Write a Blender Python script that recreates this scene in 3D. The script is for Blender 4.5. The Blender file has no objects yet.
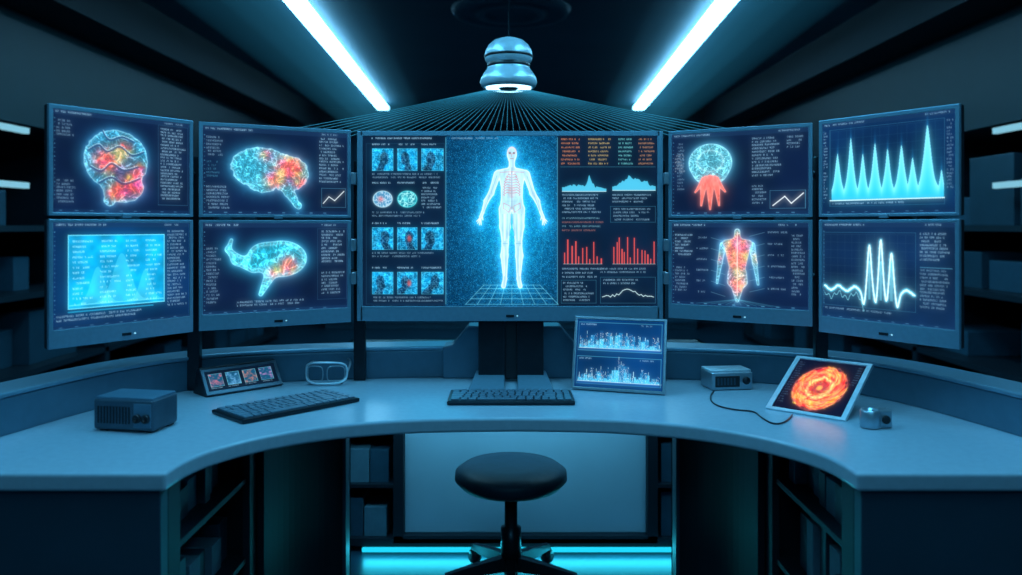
import bpy, bmesh, math, random
import numpy as np
from mathutils import Vector, Matrix
random.seed(4); rng=np.random.default_rng(7)
sc=bpy.context.scene
try: sc.view_settings.view_transform='Standard'
except Exception: pass
F=795.0; ZC=1.233; HZ=225.0; ZD=0.75
def D(px,py,z=ZD):
    Y=(ZC-z)*F/(py-HZ); return Vector(((px-511)/F*Y,Y,z))
def lin(c):
    c=np.asarray(c,dtype=float)/255.0
    return np.where(c<=0.04045,c/12.92,((c+0.055)/1.055)**2.4)
# ---------------- materials
def pbr(name,rgb,rough=.5,metal=0.0,var=0.12,scale=30,bump=0.0,spec=.5):
    m=bpy.data.materials.new(name); m.use_nodes=True; nt=m.node_tree; b=nt.nodes['Principled BSDF']
    c=lin(rgb); b.inputs['Roughness'].default_value=rough; b.inputs['Metallic'].default_value=metal
    b.inputs['Specular IOR Level'].default_value=spec
    tc=nt.nodes.new('ShaderNodeTexCoord'); nz=nt.nodes.new('ShaderNodeTexNoise'); nz.inputs['Scale'].default_value=scale
    nz.inputs['Detail'].default_value=4; nt.links.new(tc.outputs['Object'],nz.inputs['Vector'])
    r=nt.nodes.new('ShaderNodeValToRGB'); nt.links.new(nz.outputs['Fac'],r.inputs['Fac'])
    r.color_ramp.elements[0].position=.3; r.color_ramp.elements[1].position=.7
    r.color_ramp.elements[0].color=(*(c*(1-var)),1); r.color_ramp.elements[1].color=(*np.minimum(c*(1+var),1),1)
    nt.links.new(r.outputs['Color'],b.inputs['Base Color'])
    if bump>0:
        bp=nt.nodes.new('ShaderNodeBump'); bp.inputs['Strength'].default_value=bump; bp.inputs['Distance'].default_value=.002
        nt.links.new(nz.outputs['Fac'],bp.inputs['Height']); nt.links.new(bp.outputs['Normal'],b.inputs['Normal'])
    return m
def emi(name,rgb,s):
    m=bpy.data.materials.new(name); m.use_nodes=True; nt=m.node_tree; b=nt.nodes['Principled BSDF']
    c=lin(rgb); b.inputs['Base Color'].default_value=(*(c*.2),1); b.inputs['Emission Color'].default_value=(*c,1); b.inputs['Emission Strength'].default_value=s
    return m
M_desk=pbr('desk_laminate',(146,174,190),.23,0,.04,60,.05)
M_ledge=pbr('ledge_paint',(74,112,134),.34,.1,.06)
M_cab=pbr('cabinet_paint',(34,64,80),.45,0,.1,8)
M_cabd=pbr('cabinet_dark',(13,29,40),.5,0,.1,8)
M_bez=pbr('bezel_aluminium',(116,158,180),.30,.45,.05,80)
M_back=pbr('monitor_back',(22,28,34),.5)
M_dark=pbr('dark_plastic',(18,26,34),.4)
M_darkg=pbr('dark_metal',(36,46,54),.32,.6)
M_case=pbr('instrument_case',(62,86,102),.35,.3)
M_key=pbr('keycap',(74,104,122),.4)
M_metal=pbr('brushed_metal',(150,174,188),.28,.7,.08,60)
M_white=pbr('white_metal',(190,214,226),.28,.25)
M_seat=pbr('seat_vinyl',(24,46,62),.5,0,.15,40,.1)
M_wall=pbr('wall_paint',(26,74,96),.7,0,.15,2)
M_ceil=pbr('ceiling_paint',(30,66,84),.6,0,.15,1.5)
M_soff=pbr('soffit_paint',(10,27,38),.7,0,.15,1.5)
M_floor=pbr('floor_resin',(24,54,70),.38,0,.2,3)
M_panel=pbr('frosted_panel',(150,182,200),.4,0,.06,3)
M_box=pbr('carton',(84,120,138),.6,0,.1)
M_box2=pbr('binder',(34,72,92),.6,0,.1)
E_strip=emi('led_tube',(140,218,255),11)
E_cyan=emi('cyan_led',(30,200,232),1.2)
E_ring=emi('ring_led',(170,230,255),3)
E_ray=emi('beam_line',(50,160,200),.6)
E_lit=emi('shelf_led',(140,205,225),.8)
E_dot=emi('indicator_led',(150,220,240),1.2)
M_scr=bpy.data.materials.new('display_emission'); M_scr.use_nodes=True
nt=M_scr.node_tree; b=nt.nodes['Principled BSDF']; at=nt.nodes.new('ShaderNodeVertexColor'); at.layer_name='Col'
b.inputs['Base Color'].default_value=(.001,.0015,.003,1); b.inputs['Roughness'].default_value=.3; b.inputs['Specular IOR Level'].default_value=.05
nt.links.new(at.outputs['Color'],b.inputs['Emission Color']); b.inputs['Emission Strength'].default_value=1.2
# ---------------- mesh helpers
def link(o): sc.collection.objects.link(o); return o
def bmobj(name,bm,mat,smooth=False):
    me=bpy.data.meshes.new(name); bm.normal_update(); bm.to_mesh(me); bm.free(); me.materials.append(mat)
    if smooth:
        for p in me.polygons: p.use_smooth=True
    return link(bpy.data.objects.new(name,me))
def addbox(bm,x0,y0,z0,x1,y1,z1,bev=0,seg=2):
    t=bmesh.new(); bmesh.ops.create_cube(t,size=1)
    bmesh.ops.scale(t,vec=(x1-x0,y1-y0,z1-z0),verts=t.verts)
    bmesh.ops.translate(t,vec=((x0+x1)/2,(y0+y1)/2,(z0+z1)/2),verts=t.verts)
    if bev>0: bmesh.ops.bevel(t,geom=t.edges[:],offset=bev,segments=seg,affect='EDGES',profile=.6)
    me=bpy.data.meshes.new('t'); t.to_mesh(me); t.free(); bm.from_mesh(me); bpy.data.meshes.remove(me)
def boxes(name,lst,mat,bev=.002,seg=2):
    bm=bmesh.new()
    for l in lst: addbox(bm,*l,bev=bev,seg=seg)
    return bmobj(name,bm,mat)
def lathe(name,prof,mat,n=48,loc=(0,0,0)):
    bm=bmesh.new(); rings=[]
    for r,z in prof:
        rings.append([bm.verts.new((r*math.cos(2*math.pi*i/n),r*math.sin(2*math.pi*i/n),z)) for i in range(n)] if r>1e-6 else [bm.verts.new((0,0,z))])
    for a,c in zip(rings,rings[1:]):
        for i in range(n):
            j=(i+1)%n
            if len(a)==1 and len(c)==1: continue
            if len(a)==1: bm.faces.new((a[0],c[i],c[j]))
            elif len(c)==1: bm.faces.new((a[i],a[j],c[0]))
            else: bm.faces.new((a[i],a[j],c[j],c[i]))
    bmesh.ops.recalc_face_normals(bm,faces=bm.faces)
    o=bmobj(name,bm,mat,True); o.location=loc; return o
def crv(name,strips,r,mat,cyclic=False,poly=False):
    cu=bpy.data.curves.new(name,'CURVE'); cu.dimensions='3D'; cu.bevel_depth=r; cu.bevel_resolution=2 if not poly else 0
    for pts in strips:
        s=cu.splines.new('POLY' if poly else 'NURBS'); s.points.add(len(pts)-1)
        for p,q in zip(s.points,pts): p.co=(*q,1)
        if not poly: s.order_u=3; s.use_endpoint_u=True; s.use_cyclic_u=cyclic
    cu.materials.append(mat); return link(bpy.data.objects.new(name,cu))
def group(name,ch,loc=(0,0,0)):
    e=bpy.data.objects.new(name,None); e.empty_display_size=.05; e.location=loc; link(e)
    for c in ch:
        c.parent=e; c.matrix_parent_inverse=Matrix.Translation(-Vector(loc))
    return e
def prism(name,outline,z0,z1,mat,bev=0):
    bm=bmesh.new(); vs=[bm.verts.new((x,y,z1)) for x,y in outline]; f=bm.faces.new(vs)
    r=bmesh.ops.extrude_face_region(bm,geom=[f]); vv=[g for g in r['geom'] if isinstance(g,bmesh.types.BMVert)]
    bmesh.ops.translate(bm,vec=(0,0,z0-z1),verts=vv); bmesh.ops.recalc_face_normals(bm,faces=bm.faces)
    o=bmobj(name,bm,mat)
    if bev: 
        m=o.modifiers.new('b','BEVEL'); m.width=bev; m.segments=3; m.limit_method='ANGLE'; m.angle_limit=math.radians(50)
    return o
def smooth_pts(p,n=8):
    p=[Vector(a) for a in p]; o=[]
    for i in range(len(p)-1):
        a=p[max(i-1,0)];b=p[i];c=p[i+1];d=p[min(i+2,len(p)-1)]
        for k in range(n):
            t=k/n; o.append(.5*((2*b)+(c-a)*t+(2*a-5*b+4*c-d)*t*t+(3*b-a-3*c+d)*t**3))
    o.append(p[-1]); return o
# ---------------- canvas
_g=rng.random((64,64))
def vn(x,y,s=0):
    x=x+s*13.7; y=y+s*7.3
    xi=np.floor(x).astype(int); yi=np.floor(y).astype(int); fx=x-xi; fy=y-yi; fx=fx*fx*(3-2*fx); fy=fy*fy*(3-2*fy)
    g=lambda a,b:_g[b%64,a%64]
    return (g(xi,yi)*(1-fx)+g(xi+1,yi)*fx)*(1-fy)+(g(xi,yi+1)*(1-fx)+g(xi+1,yi+1)*fx)*fy
def fbm(x,y,s=0,o=3):
    r=0;a=.5;t=0
    for i in range(o): r=r+a*vn(x*2**i,y*2**i,s+i); t+=a; a*=.5
    return r/t
def seg(X,Y,ax,ay,bx,by,ra,rb):
    dx,dy=bx-ax,by-ay; t=np.clip(((X-ax)*dx+(Y-ay)*dy)/(dx*dx+dy*dy+1e-9),0,1)
    return np.hypot(X-ax-t*dx,Y-ay-t*dy)-(ra+(rb-ra)*t)
def ell(X,Y,cx,cy,rx,ry): return (np.hypot((X-cx)/rx,(Y-cy)/ry)-1)*min(rx,ry)
def smin(a,b,k=2.0):
    h=np.clip(.5+.5*(b-a)/k,0,1); return b*(1-h)+a*h-k*h*(1-h)
def blur(a,r):
    for _ in range(2):
        for ax in (0,1):
            pw=[(0,0)]*a.ndim; pw[ax]=(r+1,r); c=np.cumsum(np.pad(a,pw,mode='edge'),axis=ax)
            n=a.shape[ax]
            a=(np.take(c,np.arange(2*r+1,2*r+1+n),axis=ax)-np.take(c,np.arange(0,n),axis=ax))/(2*r+1)
    return a
class Cv:
    def __init__(s,x0,y0,x1,y1,bg=(7,20,44),S=2.6):
        s.S=S;s.x0=x0;s.y0=y0;s.x1=x1;s.y1=y1
        s.nx=int((x1-x0)*S);s.ny=int((y1-y0)*S)
        s.X,s.Y=np.meshgrid(x0+(np.arange(s.nx)+.5)/S,y0+(np.arange(s.ny)+.5)/S)
        s.im=np.zeros((s.ny,s.nx,3))+np.array(bg,float)
        n=fbm(s.X/40,s.Y/40,3)[...,None]; s.im*= .75+.6*n
    def bloom(s,k=.5,r=5):
        l=lin(np.clip(s.im,0,255)); b1=blur(l,int(r*s.S*.5)); b2=blur(l,int(r*s.S*1.6)); l=l+b1*k*.6+b2*k*.5*np.array((.5,.95,1.1))
        s.im=255*np.where(l<=.0031308,l*12.92,1.055*np.maximum(l,1e-9)**(1/2.4)-.055)
    def mix(s,a,col): s.im=s.im*(1-a[...,None])+np.asarray(col,float)*a[...,None]
    def add(s,a,col): s.im=s.im+np.asarray(col,float)*a[...,None]
    def sl(s,xa,ya,xb,yb):
        f=lambda v,o,n:int(min(max(round((v-o)*s.S),0),n))
        return slice(f(ya,s.y0,s.ny),f(yb,s.y0,s.ny)),slice(f(xa,s.x0,s.nx),f(xb,s.x0,s.nx))
    def rect(s,xa,ya,xb,yb,col,a=1.0):
        q=s.sl(xa,ya,xb,yb); s.im[q]=s.im[q]*(1-a)+np.array(col,float)*a
    def frame(s,xa,ya,xb,yb,col,a=.6,w=.45):
        s.rect(xa,ya,xb,ya+w,col,a);s.rect(xa,yb-w,xb,yb,col,a);s.rect(xa,ya,xa+w,yb,col,a);s.rect(xb-w,ya,xb,yb,col,a)
    def line(s,pts,w,col,a=1.0):
        for (ax,ay),(bx,by) in zip(pts,pts[1:]):
            q=s.sl(min(ax,bx)-w-1,min(ay,by)-w-1,max(ax,bx)+w+1,max(ay,by)+w+1)
            d=seg(s.X[q],s.Y[q],ax,ay,bx,by,w/2,w/2); m=(np.clip(.5-d*s.S*.7,0,1)*a)[...,None]
            s.im[q]=s.im[q]*(1-m)+np.array(col,float)*m
    def text(s,xa,ya,xb,yb,col=(150,200,230),a=.6,lh=3.4,ragged=.35,big=1):
        yy=ya
        while yy+2*big<yb:
            q=s.sl(xa,yy,xb,yy+2.2*big); r0=q[0].start; c0=q[1].start
            ln=(q[1].stop-c0)*(1-ragged*random.random()); x=0
            while x<ln-4*big:
                if random.random()<.16: x+=4*big; continue
                g=(rng.random((5,3))<.58).astype(float)
                if big>1: g=np.kron(g,np.ones((big,big)))
                t=s.im[r0:r0+g.shape[0],c0+x:c0+x+g.shape[1]]; gg=g[:t.shape[0],:t.shape[1],None]*a
                t[:]=t*(1-gg)+np.array(col,float)*gg; x+=4*big
            yy+=lh*big
    def organ(s,d,hot=[],seed=0,base=(45,175,230),fs=.28,hotcol=(250,72,66),hollow=0.0):
        X,Y=s.X,s.Y
        wx=fbm(X*.09,Y*.09,seed+2)*14; wy=fbm(X*.09,Y*.09,seed+5)*14
        n=fbm((X+wx)*fs,(Y+wy)*fs,seed,2); rid=np.clip(1-np.abs(n-.5)*8,0,1)
        n2=fbm((X+wy)*fs*2.3,(Y-wx)*fs*2.3,seed+9,2); rid2=np.clip(1-np.abs(n2-.5)*6,0,1)
        ins=np.clip(.5-d*s.S*.6,0,1)
        v=.34+.42*rid+.34*rid2+.15*fbm(X,Y,seed+4,2)
        v=v*(1-hollow*np.clip(-d/12,0,1))
        c=np.array(base,float)[None,None]*v[...,None]+np.array((60,50,40.))*(rid*rid2)[...,None]
        h=0
        for hx,hy,hr,hs in hot: h=h+hs*np.exp(-((X-hx)**2+(Y-hy)**2)/(hr*hr))
        if len(hot):
            h=np.clip(h*(.35+1.1*n2),0,.92)[...,None]
            g=fbm(X*.12,Y*.12,seed+7,2)[...,None]
            hc=np.array(hotcol,float)*(.6+.5*rid+.25*rid2)[...,None]+np.array((20,110,20.))*np.clip(g*3-1.4,0,1)+np.array((0,0,80.))*np.clip(1.3-g*3,0,1)+50*(rid*rid2)[...,None]
            c=c*(1-h)+hc*h
        else: h=np.zeros_like(c[...,:1])
        e=np.exp(-np.abs(d)/1.1)[...,None]*.8
        c=c*(1-e)+np.array((170,238,255.))*e*(1-h*.4)+np.array((255,140,110.))*e*h*.4
        s.im=s.im*(1-ins[...,None])+c*ins[...,None]
        s.add(np.exp(-np.clip(d,0,99)/3.5)*(1-ins)*.35,base)
def grid_lines(c,xa,ya,xb,yb,st,col,a):
    x=xa
    while x<xb: c.rect(x,ya,x+.4,yb,col,a); x+=st
    y=ya
    while y<yb: c.rect(xa,y,xb,y+.4,col,a); y+=st
def hdr(c):
    c.rect(c.x0,c.y0,c.x1,c.y0+5,(20,45,75),.6); c.text(c.x0+3,c.y0+1.4,c.x0+50,c.y0+5,a=.65); c.text(c.x1-28,c.y0+1.4,c.x1-3,c.y0+5,a=.55)
    c.rect(c.x0,c.y1-3.5,c.x1,c.y1,(12,36,66),.7)
    for k in range(9): c.rect(c.x0+6+k*14,c.y1-2.4,c.x0+9+k*14,c.y1-1.4,(90,160,200),.5)
    c.frame(c.x0+.5,c.y0+.5,c.x1-.5,c.y1-.5,(50,110,150),.4)
    for k in range(20): c.rect(c.x0+1.5,c.y0+9+k*4.1,c.x0+2.6,c.y0+9.5+k*4.1,(90,170,210),.6)
def cv_center():
    c=Cv(363,136,657,305,(7,25,46),3.0); X,Y=c.X,c.Y
    q=c.sl(446,136,557,305); n=rng.random((c.ny,c.nx)); f=fbm(X*.5,Y*.5,2)
    r=np.exp(-(((X-512)/50)**2+((Y-212)/82)**2)**1.4)
    col=np.stack([4+8*r,58+88*r,100+110*r],-1)*(.60+.40*f+.42*(n-.5))[...,None]
    sp=(n>.95); col[sp]+= (35,80,90)
    c.im[q]=col[q]
    for x in (446,557): c.rect(x,138,x+.6,303,(80,170,200),.7)
    c.text(371,138,440,143,a=.8,lh=5); c.text(452,138,500,142,a=.6,lh=5)
    def thumb(xa,ya,xb,yb,sd,red):
        q=c.sl(xa,ya,xb,yb); x=X[q]-xa; y=Y[q]-ya; w=xb-xa; h=yb-ya
        f=fbm(X[q]*.25,Y[q]*.25,sd,3); b=np.array((12,120,170.))[None,None]*(.5+f)[...,None]
        d=ell(x,y,w*(.35+.3*random.random()),h*.45,w*.2,h*.3); d=np.minimum(d,seg(x,y,w*.5,h*.6,w*random.random(),h*1.0,w*.12,w*.18))
        m=np.clip(.5-d,0,1)[...,None]
        b=b*(1-m)+np.array((6,40,70.))*(.5+f)[...,None]*m
        rr=np.clip(1-np.abs(fbm(x*.5,y*.5,sd+3)-.5)*9,0,1)[...,None]; b=b+rr*np.array((90,150,160.))*.6
        if red:
            dd=ell(x,y,w*.6,h*.5,w*.10,h*.14); mm=np.clip(.5-dd*.5,0,1)[...,None]*.8; b=b*(1-mm)+np.array((225,85,80.))*(.6+.6*f)[...,None]*mm
        c.im[q]=b; c.frame(xa,ya,xb,yb,(90,190,215),.6)
    for ri,ya in enumerate((149,187,227,271)):
        yb=ya+22; 
        for k,(xa,xb) in enumerate(((373,394),(398,418),(422,444))):
            c.text(xa,ya-5,xb,ya-1,a=.75,lh=5)
            if ri==1:
                if k<2:
                    cx=(xa+xb)/2; d=ell(X,Y,cx,ya+12,9.5,8); ccol=(190,230,240) if k==0 else (90,230,235)
                    m=np.clip(.5-d*2,0,1)*.9; ff=fbm(X*.45,Y*.45,4+k); c.mix(m,(20,130,150) if k else (70,140,180)); 
                    m2=m*np.clip(1-np.abs(ff-.5)*8,0,1); c.mix(m2,(200,220,235) if k==0 else (190,255,250))
                    c.mix(m*np.exp(-((X-cx+2)**2+(Y-ya-12)**2)/7)*.8,(230,100,100) if k==0 else (120,240,240))
                    c.mix(np.exp(-np.abs(d)*2.2)*.9,ccol)
                else: c.text(xa,ya,xb,yb,a=.65,lh=3.2)
            else: thumb(xa,ya,xb,yb,ri*3+k,(ri*3+k) in (7,10))
        c.text(373,yb+2.5,444,yb+8,a=.55,lh=3.2)
    c.frame(367,144,445,303,(50,120,150),.35)
    for i in range(7):
        y=139+i*4
        c.text(561,y,582,y+3,(225,140,95),.75,5,0.2); c.text(588,y,612,y+3,(220,190,120),.7,5,.2); c.text(618,y,634,y+3,(120,220,225),.7,5,.2); c.text(638,y,655,y+3,(225,160,110),.65,5,.2)
    c.rect(560,167,655,167.5,(70,150,180),.6)
    def area(xa,ya,xb,yb,sd):
        m=(X>xa)&(X<xb)&(Y>ya)&(Y<yb); hgt=yb-(yb-ya)*(.12+.9*np.clip(fbm(X*.16,X*0,sd,3)-.3,0,1)*np.exp(-((X-(xa+xb)/2)/((xb-xa)*.33))**2)*1.6)
        k=(m&(Y>hgt)).astype(float)*.85; c.mix(k,(80,200,235)); c.rect(xa,yb,xb,yb+.6,(180,230,240),.9)
    area(562,172,606,191,1); area(612,170,655,190,5)
    c.text(562,194,606,215,a=.65); c.text(612,194,655,204,a=.65); c.frame(610,206,655,222,(70,150,180),.5); c.text(613,208,652,221,a=.6)
    for k in range(4): c.text(562,217+k*4,606,221+k*4,(190,120,110) if k%2 else (130,190,210),.6,5)
    def bars(xa,xb,yb,h,col,p):
        x=xa
        while x<xb:
            hh=h*(.15+.85*random.random()**p); c.rect(x,yb-hh,x+1.1,yb,col,.95); x+=2.1+random.random()*2.4
        c.rect(xa-1,yb,xb,yb+.5,(160,200,210),.8)
    bars(564,602,263,26,(215,80,78),1.6); bars(613,655,263,28,(215,80,78),1.2)
    for k in range(3): c.text(562,267+k*4,606,271+k*4,a=.65,lh=5)
    c.frame(561,279,596,302,(70,150,180),.5); c.text(563,281,594,301,a=.65)
    c.frame(600,276,655,302,(70,150,180),.5); 
    xs=np.linspace(602,653,26); c.line([(x,295-7*math.exp(-((x-628)/9)**2)+random.uniform(-1.2,1.2)) for x in xs],.6,(200,235,240)); c.text(603,278,640,284,a=.65); c.text(600,267,655,274,a=.6)
    for k in range(9):
        t=k/8; c.line([(484+56*t,284),(466+92*t,303)],.5,(110,210,235),.7)
    for y,w in ((284,28),(287.5,31.5),(292,36),(297.5,41),(303,46)): c.line([(512-w,y),(512+w,y)],.5,(110,210,235),.7)
    c.line([(484,284),(476,150)],.3,(110,210,235),.25); c.line([(540,284),(548,150)],.3,(110,210,235),.25)
    # figure
    d=ell(X,Y,512,154.5,5.0,7.4); d=smin(d,seg(X,Y,512,161,512,169,2.9,3.1),2)
    for s in (-1,1):
        g=lambda ax,ay,bx,by,ra,rb:seg(X,Y,512+s*ax,ay,512+s*bx,by,ra,rb)
        d=smin(d,g(2,169.5,13,173,1.8,3.0),2.5)
        d=smin(d,g(6.5,177,5,192,6.3,5.0),3)
        d=smin(d,g(5,192,5.5,206,5.2,6.2),3)
        arm=smin(g(14.5,174.5,20.5,193,3.6,2.7),g(20.5,193,25.5,201,2.8,2.6),1.5); arm=smin(arm,g(25.5,201,29,212,2.4,1.4),1)
        arm=smin(arm,g(29,212,31,217,1.6,1.7),1)
        for fx,fy in ((30.5,224.5),(32.3,224.6),(34,223),(35,221)): arm=np.minimum(arm,g(31,217,fx,fy,.75,.45))
        arm=np.minimum(arm,g(30,214,28.8,219.5,.7,.5)); d=smin(d,arm,1.5)
        leg=smin(g(6.6,209,6.8,226,6.5,5.4),g(6.8,226,6.6,243,5.3,3.4),2); leg=smin(leg,g(6.6,243,7.4,255,3.4,3.9),1.5); leg=smin(leg,g(7.4,255,6.8,277,3.8,2.0),1.5)
        leg=smin(leg,g(6.8,278,8.3,285,2.1,2.3),1.5); d=smin(d,leg,.8)
    ins=np.clip(.5-d*c.S*.7,0,1); f=fbm(X*.35,Y*.12,6,3); 
    c.add(np.exp(-np.clip(d,0,99)/4.5)*(1-ins)*.5,(40,150,195))
    body=np.array((164,210,226.))[None,None]*(.76+.34*f+.12*np.clip(-d/5,0,1))[...,None]
    c.im=c.im*(1-ins[...,None])+body*ins[...,None]
    c.mix(ins*np.exp(-np.abs(d+.4)/.7)*.85,(240,252,255))
    red=(196,90,98)
    for k in range(8):
        y=175+k*2.6; w=4+4.2*math.sin(min(1,(k+1)/5)*1.5)
        for s in (-1,1): c.line([(512+s*1,y),(512+s*w*.6,y-.8),(512+s*w,y+1.4),(512+s*(w-1.2),y+2.6)],.65,red,.7)
    c.line([(512,168),(512,209)],.9,(110,130,160),.8)
    for s in (-1,1):
        c.line([(512,172),(512+s*12,172.5)],.7,red,.6); c.line([(512+s*2,206),(512+s*8,203),(512+s*8.5,208),(512+s*3,212),(512+s*1,207)],.8,red,.5)
        c.line([(512+s*15,176),(512+s*21,194)],.6,(90,140,170),.7)
        c.line([(512+s*22,195),(512+s*28,211)],.5,(90,140,170),.7)
        c.line([(512+s*7,214),(512+s*7,240)],.8,(235,248,252),.8); c.line([(512+s*8,246),(512+s*7.4,275)],.6,(240,250,255),.8)
        c.line([(512+s*4.5,214),(512+s*5,238)],.5,(90,150,180),.7); c.line([(512+s*9.5,214),(512+s*9,236)],.5,(90,150,180),.7)
        c.line([(512+s*1,214),(512+s*2.6,235)],.7,(80,140,170),.7); c.line([(512+s*4.2,243),(512+s*9,243)],.6,(90,150,175),.8)
        c.line([(512+s*6,248),(512+s*6,272)],.5,(90,150,180),.6)
        c.mix(np.clip(.5-ell(X,Y,512+s*2,153.5,1.2,1.0)*3,0,1)*.9,(90,50,65))
    for yy in (193,197,201): c.line([(507,yy),(517,yy)],.4,(120,160,180),.6)
    c.mix(np.clip(.5-ell(X,Y,512,192,4,6)*1.5,0,1)*.2,(210,110,110))
    c.line([(510.5,159),(513.5,159)],.6,(150,80,85),.9); c.line([(512,154.5),(511.6,157)],.5,(170,100,100),.8)
    c.mix(np.exp(-np.abs(ell(X,Y,512,151,4,3.2))*1.8)*.4,(220,120,115))
    c.bloom(.25,3)
    return c
def cv_l1():
    c=Cv(54,112,190,212); hdr(c); X,Y=c.X,c.Y
    d=smin(ell(X,Y,113,158,31,31),ell(X,Y,120,186,20,15),5); d=smin(d,seg(X,Y,108,188,106,200,8,5),4); d=d-1.0*(fbm(X*.2,Y*.2,14,2)-.5)*2
    c.organ(d,[(104,160,12,1.2),(130,182,13,1.5),(120,146,9,.8),(112,192,9,1.0),(136,164,6,.7)],3,(50,180,236),.17,(250,74,66),.2)
    for pts in (((86,150),(96,144),(104,150),(116,144),(128,152),(140,148)),((88,166),(98,170),(108,162),(120,168),(134,164)),((100,130),(106,138),(118,134),(130,138)),((96,182),(108,176),(120,182),(136,176))):
        pp=[(p.x,p.y) for p in smooth_pts([(x,y,0) for x,y in pts],6)]; c.line(pp,2.0,(12,34,80),.7); c.line([(x,y-1.5) for x,y in pp],.7,(190,240,255),.6)
    c.mix(np.clip(.5-ell(X,Y,117,174,6,7)*.5,0,1)*.5,(12,24,66))
    c.text(158,120,187,200,a=.65); c.text(58,122,74,140,a=.5); c.text(58,180,78,205,a=.5); c.frame(155,117,188,203,(60,120,150),.4)
    c.bloom(.6,5); return c
def cv_l2():
    c=Cv(54,224,190,322,(7,36,72)); hdr(c)
    c.rect(68,236,162,304,(6,146,196)); 
    n=fbm(c.X*.08,c.Y*.08,7)[...,None]; q=c.sl(68,236,162,304); c.im[q]=(c.im*(.7+.6*n))[q]
    for x0,w,hh in ((95,9,34),(118,12,46),(142,8,30)):
        k=((c.Y>300-hh*np.exp(-((c.X-x0)/w)**2))&(c.Y<301)&(c.X>69)&(c.X<161)).astype(float)*.28; c.mix(k,(130,240,255))
    for i in range(13):
        y=241+i*4.8
        for xa,xb in ((72,92),(97,118),(122,138),(142,160)): c.text(xa,y,xb,y+4,(170,245,255),.65,5,.5)
    c.frame(68,236,162,304,(120,225,245),.8,.8); c.text(165,232,188,312,a=.6); c.text(58,309,140,316,a=.65)
    c.rect(68,306,150,307,(30,150,190),.8); 
    c.bloom(.4,5); return c
def cv_l3():
    c=Cv(204,128,348,214); hdr(c); X,Y=c.X,c.Y
    d=smin(ell(X,Y,260,164,29,17),ell(X,Y,286,172,21,18),6); d=smin(d,ell(X,Y,246,170,13,14),5); d=smin(d,seg(X,Y,284,186,296,205,6,3.5),3)
    d=smin(d,ell(X,Y,262,186,13,6),4); d=d-1.2*(fbm(X*.22,Y*.22,4,2)-.5)*2
    c.organ(d,[(288,166,12,1.5),(272,180,9,1.0),(264,154,7,.7),(300,184,8,1.0)],11,(60,195,235),.26,(250,74,66))
    c.text(318,134,346,182,a=.65); c.frame(320,186,346,206,(80,150,180),.6); c.line([(322,202),(328,195),(334,199),(344,189)],.8,(220,235,240)); 
    c.text(208,138,226,160,a=.5); c.text(208,186,232,210,a=.55); c.text(208,162,222,180,(90,180,210),.4)
    c.bloom(.6,5); return c
def cv_l4():
    c=Cv(204,226,348,314); hdr(c); X,Y=c.X,c.Y
    pts=[(231,243,1.6),(228,252,2.6),(236,262,5),(252,268,7)]; d=ell(X,Y,279,262,26,18)
    for a,b_ in zip(pts,pts[1:]): d=smin(d,seg(X,Y,a[0],a[1],b_[0],b_[1],a[2],b_[2]),3)
    d=smin(d,ell(X,Y,262,260,16,14),5); d=smin(d,seg(X,Y,270,274,259,296,6.5,2.2),4); 
    c.organ(d,[(286,270,10,1.1),(272,276,7,.8)],17,(40,205,245),.16,(250,115,95))
    c.mix(np.exp(-np.abs(d+3)/.8)*(d<0)*.4,(200,250,255))
    c.text(320,234,346,268,a=.65); c.text(320,276,346,300,a=.6); c.text(208,250,222,306,a=.5); c.text(236,302,310,308,a=.6)
    c.frame(316,232,347,304,(60,120,150),.35)
    c.bloom(.6,5); return c
def cv_r1():
    c=Cv(674,128,808,214); hdr(c); X,Y=c.X,c.Y
    d=smin(ell(X,Y,714,160,22,20),ell(X,Y,714,174,14,9),5)
    c.organ(d,[(714,182,5,1.1)],23,(100,215,245),.26,(250,90,75),.1)
    d2=99+X*0
    for x0,x1,y1,w in ((714,714,208,3.6),(707,705,204,2.8),(721,723,204,2.8),(702,699,190,1.5),(726,729,190,1.5)): d2=smin(d2,seg(X,Y,714+(x0-714)*.6,176,x0,186,w,w),1); d2=smin(d2,seg(X,Y,x0,186,x1,y1,w,.9),.6)
    ins=np.clip(.5-d2*2,0,1); f=fbm(X*.6,Y*.25,5); c.im=c.im*(1-ins[...,None])+(np.array((230,95,85.))*(.6+.8*f)[...,None])*ins[...,None]
    for xx in (710.5,717.5): c.line([(xx,184),(xx-.3*(714-xx),203)],.6,(110,30,40),.7)
    c.mix(np.exp(-np.abs(d2)/.6)*.5,(255,185,170))
    c.mix(np.exp(-np.abs(ell(X,Y,714,158,13,11))/1.0)*.5,(210,250,255))
    c.text(755,136,785,178,a=.6); c.text(788,136,805,150,a=.55); c.text(680,138,690,190,a=.45); c.text(755,184,770,206,a=.55)
    c.text(678,150,690,170,(200,220,230),.5); c.frame(772,190,805,208,(80,150,180),.6); c.line([(775,205),(786,196),(792,203),(803,193)],1.0,(225,235,240))
    c.bloom(.6,5); return c
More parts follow.
